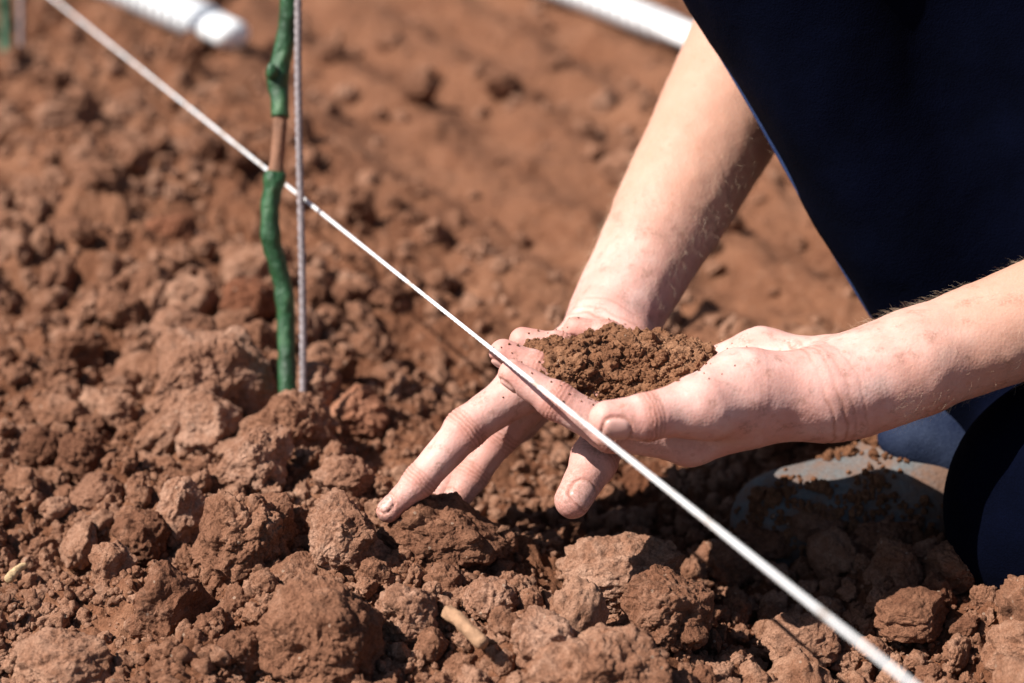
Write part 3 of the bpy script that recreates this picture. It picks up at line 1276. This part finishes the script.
def shoe():
    heel = at(1075, 497, 1.175)
    toe = at(782, 503, 1.135)
    ax = toe - heel
    ax /= np.linalg.norm(ax)
    z0 = min(heel[2], toe[2])
    heel[2] = toe[2] = z0
    mid = heel * .45 + toe * .55
    prims = [(toe + ZUP * .004, mid + ZUP * .010, .030, .036), (mid + ZUP * .012, heel + ZUP * .02, .038, .036),
             (mid * .6 + heel * .4 + ZUP * .035, heel + ZUP * .07, .034, .036)]
    up, V = tube_cloth('shoe', prims, .02, 0.004, .0018, None, 20)
    m = dusty_suede()
    up.data.materials.append(m)
    # soil caked and crumbled over the shoe
    nn = np.empty(len(up.data.vertices) * 3, f32)
    up.data.vertices.foreach_get('normal', nn)
    nn = nn.reshape(-1, 3).astype(float)
    rg = np.random.default_rng(41)
    low = 1 - sstep(z0 + .005, z0 + .045, V[:, 2])
    wgt = np.clip(fbm(V, 26, 3, 44) * 2.2 + low * 1.1 - .05, 0, 1) * (nn[:, 2] > -.2)
    k = rg.choice(len(V), 1500, p=wgt / wgt.sum())
    rr = np.minimum(.0011 * rg.uniform(.02, 1, len(k)) ** -.42, .0058)
    cv, cf = merge_crumbs(V[k] + nn[k] * (rr * .25)[:, None], rr, 3, 45)
    link('caked_soil', mesh_np('caked_soil', cv, [cf]), M_hand_soil, up)
    # sole
    side = np.cross(ax, ZUP)
    t = np.linspace(0, 2 * math.pi, 60, endpoint=False)
    ln = np.linalg.norm(toe - heel) / 2 + .036
    cc = (toe + heel) / 2 - ZUP * .016
    w = .040 * (1 - 0.12 * np.cos(t * 1) * -1)
    ring = cc + np.cos(t)[:, None] * ax * ln + (np.sin(t) * w)[:, None] * side
    n = len(t)
    V = np.vstack([ring - ZUP * .022, ring * 1.0, (ring - cc) * .97 + cc + ZUP * .004])
    j = np.arange(n)
    jn = (j + 1) % n
    q = np.concatenate([np.stack([j + a * n, jn + a * n, jn + (a + 1) * n, j + (a + 1) * n], 1) for a in (0, 1)])
    me = mesh_np('sole', V, [q, (np.arange(n)[::-1])[None], (np.arange(n) + 2 * n)[None]])
    link('sole', me, simple('rubber_sole', (0.10, 0.09, 0.08), 0.8, 0.3), up)
    # laces across the instep
    for k in range(4):
        c = mid * (0.8 - .13 * k) + heel * (.2 + .13 * k) + ZUP * (.046 + .010 * k)
        path = catmull([c + side * .026 - ZUP * .012, c + ZUP * .002, c - side * .026 - ZUP * .012], 8)
        V, fs = sweep(path, np.full(len(path), .0022), 8)
        link('shoe_lace', mesh_np('shoe_lace', V, fs), simple('lace', (0.3, 0.31, 0.32), 0.8), up)
    # turned-up hem of the trouser leg, sunlight on it painted as lighter denim
    c0 = at(935, 440, 1.13)
    up2, _ = tube_cloth('trouser_hem', [(at(905, 436, 1.128), at(950, 438, 1.14), .016, .024), (at(950, 438, 1.14), at(1010, 430, 1.145), .024, .04)],
                        .02, .003, .004, M_sunlit_hem, 31, (2.5, 1, 1))


shoe()


# ------------------------------------------------------------------ the handful of soil
def handful():
    c = at(626, 377, 1.012)
    P, T = clod_points(7, .047, .040, .021, 900, 1.6, 1, 0.18)
    P[:, 2] = np.where(P[:, 2] > 0, P[:, 2] * (1 - np.clip(-.006 - P[:, 0], 0, .035) * 17), np.maximum(P[:, 2], -.012 + np.clip(-.010 - P[:, 0], 0, .04) * .25))
    P[:, 2] = np.where(P[:, 2] > 0, P[:, 2] * .68, P[:, 2])
    # the thinner spill of crumbs over the near fingers
    c2 = at(569, 361, 1.008)
    P2, T2 = clod_points(6, .022, .024, .0075, 901, 1.6, 1, 0.2)
    P2 = P2 + (c2 - c)
    T = np.vstack([T, T2 + len(P)])
    P = np.vstack([P, P2])
    Vs, Fs = [P + c], [T]
    off = len(P)
    rg = np.random.default_rng(77)
    N = normals_tri(P, T)
    top = np.nonzero((N[:, 2] > 0.0) & (P[:, 2] > -.006))[0]
    for n, r0, r1, lev in ((60, .0022, .0048, 4), (320, .0012, .0030, 3), (2400, .0005, .0013, 2)):
        k = rg.choice(top, n)
        r = np.minimum(r0 * rg.uniform(.02, 1, n) ** -.35, r1)
        V, F = merge_crumbs(P[k] + c + N[k] * (r * .3)[:, None], r, lev, 700 + lev)
        Vs.append(V)
        Fs.append(F + off)
        off += len(V)
    # stray grains on the palm and fingers round the heap
    q = (bV - c) / np.array([.085, .07, .06])
    k = np.nonzero((np.linalg.norm(q, axis=1) < 1) & (bN[:, 2] > .25) & (bV[:, 2] > .07))[0]
    wgt = np.exp(-3.0 * np.linalg.norm((bV[k] - c) / np.array([.07, .06, .05]), axis=1))
    k = rg.choice(k, 520, p=wgt / wgt.sum())
    rr = np.minimum(.00035 * rg.uniform(.02, 1, len(k)) ** -.4, .0012)
    V, F = merge_crumbs(bV[k] + bN[k] * (rr * .4)[:, None], rr, 2, 801)
    Vs.append(V)
    Fs.append(F + off)
    o = link('soil_handful', mesh_np('soil_handful', np.concatenate(Vs), [np.concatenate(Fs)]), M_hand_soil)
    tag(o, 'heap of loose dark brown crumbs held in the cupped palm', 'soil')


def normals_tri(V, T):
    n = np.cross(V[T[:, 1]] - V[T[:, 0]], V[T[:, 2]] - V[T[:, 0]])
    N = np.zeros_like(V)
    for k in range(3):
        for ax in range(3):
            N[:, ax] += np.bincount(T[:, k], n[:, ax], len(V))
    return N / (np.linalg.norm(N, axis=1)[:, None] + 1e-20)


handful()


# ------------------------------------------------------------------ string
def string():
    a, b = at(285, 184, 1.240), at(910, 683, 0.672)
    d = b - a
    p0, p1 = a - d * 3.0, b + d * 0.9
    n = 5200
    t = np.linspace(0, 1, n)[:, None]
    path = p0 * (1 - t) + p1 * t
    ang = np.linspace(0, 2 * math.pi, 12, endpoint=False)
    along = (t[:, 0] * np.linalg.norm(p1 - p0))
    R_ = .00088 + .00016 * np.abs(np.sin(1.5 * ang[None] + along[:, None] * 700)) + .00010 * np.abs(np.sin(1.5 * ang[None] - along[:, None] * 700))
    V, fs = sweep(path, R_, 12)
    m, nt, b = mat_new('white_twine')
    pos = nd(nt, 'ShaderNodeNewGeometry').outputs['Position']
    nt.links.new(ramp(nt, noise(nt, pos, 70, 5, .7), [(0.36, (0.50, 0.40, 0.34)), (0.46, (0.78, 0.77, 0.77)), (0.6, (0.83, 0.83, 0.85))]), b.inputs['Base Color'])
    b.inputs['Roughness'].default_value = 0.6
    nt.links.new(bump(nt, b, noise(nt, pos, 1500, 3), 0.0004), b.inputs['Normal'])
    o = link('string', mesh_np('string', V, fs), m)
    tag(o, 'taut white planting string stretched diagonally across the row', 'string')


string()

# ------------------------------------------------------------------ vines, rods
M_wax = None


def wax():
    m, nt, b = mat_new('green_wax')
    pos = nd(nt, 'ShaderNodeNewGeometry').outputs['Position']
    n = noise(nt, pos, 160, 5, 0.65)
    n2 = noise(nt, pos, 60, 4)
    col = ramp(nt, n2, [(0.3, (0.009, 0.040, 0.013)), (0.55, (0.018, 0.082, 0.028)), (0.75, (0.08, 0.17, 0.075))])
    sp = ramp(nt, n, [(0.62, (0, 0, 0)), (0.72, (1, 1, 1))])
    col = mixc(nt, math_(nt, 'MULTIPLY', sp, 0.35), col, (0.12, 0.10, 0.05))
    nt.links.new(col, b.inputs['Base Color'])
    b.inputs['Roughness'].default_value = 0.45
    nt.links.new(bump(nt, b, n, 0.0022, 0.9), b.inputs['Normal'])
    return m


M_wax = wax()
M_wood = simple('bare_cane', (0.22, 0.105, 0.062), 0.75, 0.3, 120, 0.3, 500, 0.0008)
M_rod = simple('weathered_steel', (0.24, 0.20, 0.205), 0.6, 0.5, 300, 0.3, 900, 0.0004)


def vine(name):
    D = 1.19
    px = [(288, 404), (287, 380), (286, 335), (284, 292), (278, 266), (271, 240), (270, 208), (275, 178), (278, 150), (280, 120), (280, 100), (278, 78),
          (284, 48), (289, 10), (291, -40), (287, -95), (292, -160)]
    path = catmull([at(u, v, D + .004 * math.sin(v / 40)) for u, v in px], 10)
    n = len(path)
    rg = np.random.default_rng(4)
    vv = pix(path)[1]

    def radii(base, amp, seed):
        ang = np.linspace(0, 2 * math.pi, 20, endpoint=False)
        P = np.repeat(path[:, None], 20, 1) + .02 * np.stack([np.cos(ang), np.sin(ang), 0 * ang], -1)[None]
        nz = fbm(P.reshape(-1, 3), 90, 3, seed).reshape(n, 20)
        r = base + amp * nz
        for c, a in ((235, .0012), (178, .0016), (78, .0013), (297, .0008)):
            r = r + a * np.exp(-((vv - c) / 10) ** 2)[:, None]
        return r
    root = empty(name, at(288, 394, D))
    base = np.interp(vv, [-160, 0, 110, 170, 180, 260, 400], [.0051, .0053, .0048, .0043, .0046, .0048, .0046])[:, None]
    V, fs = sweep(path, radii(base * 0.92, .0006, 3), 20)
    link('cane', mesh_np('cane', V, fs), M_wood, root)
    for lo, hi, sd in ((172, 395, 5), (-160, 120, 6)):
        k = np.nonzero((vv >= lo) & (vv <= hi))[0]
        Rr = radii(base + .0006, .0008, sd)[k]
        V, fs = sweep(path[k], Rr, 20)
        link('wax_coat', mesh_np('wax_coat', V, fs), M_wax, root)
    # buds
    for u, v, dx in ((272, 72, -1), (296, -60, 1)):
        V_, T = ico(3)
        P = V_ * np.array([.0035, .0035, .0055]) * (1 + .2 * fbm(V_.astype(float), 1.5, 2, 3)[:, None])
        ctr = at(u, v, D - .004)
        link('bud', mesh_np('bud', P + ctr, [T]), M_wax, root)
    return root


def rod(name):
    D = 1.175
    a, b = at(303, 410, D), at(296, -190, D)
    n = 700
    t = np.linspace(0, 1, n)[:, None]
    path = a * (1 - t) + b * t
    path = path + .0006 * np.stack([np.sin(t[:, 0] * 9), 0 * t[:, 0], 0 * t[:, 0]], -1)
    ang = np.linspace(0, 2 * math.pi, 12, endpoint=False)
    R_ = .0020 + .0003 * (np.sin(2 * ang[None] + t * 420) > 0.2)
    V, fs = sweep(path, R_, 12)
    o = link(name, mesh_np(name, V - a, fs), M_rod)
    o.location = a
    return o


vn = vine('grafted_vine')
tag(vn, 'near vine cane coated in green wax with a bare tan stretch', 'vine', 'young vines along the planting row')
rd = rod('support_rod')
tag(rd, 'thin ribbed steel rod standing right beside the near green vine', 'support rod', 'support rods of the vines')
# the next vine of the row
g0, _ = ground_at(288, 394)
g1, _ = ground_at(12, 66)
shift = Vector(g1 - g0)
vn2 = vn.copy()
C.objects.link(vn2)
vn2.location = vn.location + shift
bpy.context.view_layer.update()
for ch in list(vn.children):
    c = ch.copy()
    C.objects.link(c)
    c.parent = vn2
    c.matrix_parent_inverse = ch.matrix_parent_inverse.copy()
tag(vn2, 'blurred green waxed vine cane farther along the row at the top left corner')
rd2 = rd.copy()
C.objects.link(rd2)
rd2.location = rd.location + shift + Vector((0.006, 0, 0))
tag(rd2, 'blurred thin steel rod beside the far vine at the top left corner')


# ------------------------------------------------------------------ corrugated white pipes in the background
def pipe(u0, v0, u1, v1, r, lab, ext):
    a, _ = ground_at(u1, v1, r * .8)
    b, _ = ground_at(u0, v0, r * .8)
    d = (b - a)
    L_ = np.linalg.norm(d)
    d /= L_
    L_ += ext
    n = int(L_ / .0009)
    t = np.linspace(0, L_, n)
    path = a[None] + t[:, None] * d[None]
    path[:, 2] += .004 * np.sin(t * 5)
    w = np.clip(np.sin(t * 2 * math.pi / .017) * 1.4, -1, 1)
    w[t < .0215] = 1
    R_ = r * (1.10 + .30 * sstep(.02, .09, t) * w)
    k = np.arange(14)
    R_[:14] = r * 1.10 * np.sqrt(np.clip(1 - ((13 - k) / 13.5) ** 2, .02, 1))
    V, fs = sweep(path, R_, 28)
    V[:, 2] = (V[:, 2] - r * .8) * .75 + r * .95
    o = link('corrugated_pipe', mesh_np('corrugated_pipe', V, fs), M_plastic)
    tag(o, lab, 'pipe', 'white pipes lying on the far soil')


M_plastic = simple('white_plastic', (0.88, 0.89, 0.90), 0.45, 0.4, 30, 0.04, 300, 0)
pipe(128, 0, 238, 47, .0175, 'white corrugated pipe at the top left whose rounded end lies on the soil', .5)
pipe(550, -4, 706, 54, .0145, 'white corrugated pipe at the top centre running behind the far forearm', .5)


# ------------------------------------------------------------------ bits of wood
def stick(u0, v0, u1, v1, r, lab, name, col, lift):
    a, D = ground_at(u0, v0, lift)
    b, D2 = ground_at(u1, v1, lift * .8)
    path = catmull([a, a * .6 + b * .4 + np.array([0, 0, .0008]), b], 14)
    n = len(path)
    ang = np.linspace(0, 2 * math.pi, 14, endpoint=False)
    P = (path[:, None] + .01 * np.stack([np.cos(ang), np.sin(ang), 0 * ang], -1)[None]).reshape(-1, 3)
    R_ = r * (1 + .3 * fbm(P, 150, 3, 2).reshape(n, 14)) * np.interp(np.linspace(0, 1, n), [0, .06, .94, 1], [.7, 1, 1, .75])[:, None]
    V, fs = sweep(path, R_, 14)
    o = link(name, mesh_np(name, V, fs), simple(name, col, .8, .2, 200, .25, 600, .0006))
    tag(o, lab, 'stick')


stick(446, 610, 484, 645, .0035, 'short pale stub of dry stick lying among the front clods', 'dry_stick', (0.34, 0.195, 0.115), .022)
stick(8, 580, 24, 566, .0026, 'tiny pale straw chip on the soil at the left edge', 'straw_chip', (0.52, 0.36, 0.20), .008)

# ------------------------------------------------------------------ light
SUN_DIR = np.array([-0.62, -0.19, 0.76])
SUN_DIR /= np.linalg.norm(SUN_DIR)
sun = bpy.data.lights.new('sun', 'SUN')
sun.energy = 5.0
sun.angle = math.radians(0.5)
sun.color = (1.0, 0.95, 0.88)
so = bpy.data.objects.new('sun', sun)
C.objects.link(so)
so.rotation_euler = Vector(SUN_DIR).to_track_quat('Z', 'Y').to_euler()
so.location = (-2, 1, 3)
w = bpy.data.worlds.new('World')
SC.world = w
w.use_nodes = True
nt = w.node_tree
sky = nt.nodes.new('ShaderNodeTexSky')
sky.sky_type = 'NISHITA'
sky.sun_disc = False
sky.sun_elevation = math.asin(SUN_DIR[2])
sky.sun_rotation = math.atan2(SUN_DIR[0], SUN_DIR[1])
bg = nt.nodes['Background']
nt.links.new(sky.outputs[0], bg.inputs[0])
bg.inputs[1].default_value = 0.05

SC.view_settings.view_transform = 'Standard'
SC.view_settings.look = 'None'
SC.view_settings.exposure = 0.72
SC.view_settings.gamma = 1
SC.render.engine = 'CYCLES'
SC.cycles.max_bounces = 6
SC.cycles.diffuse_bounces = 1
SC.cycles.use_denoising = True
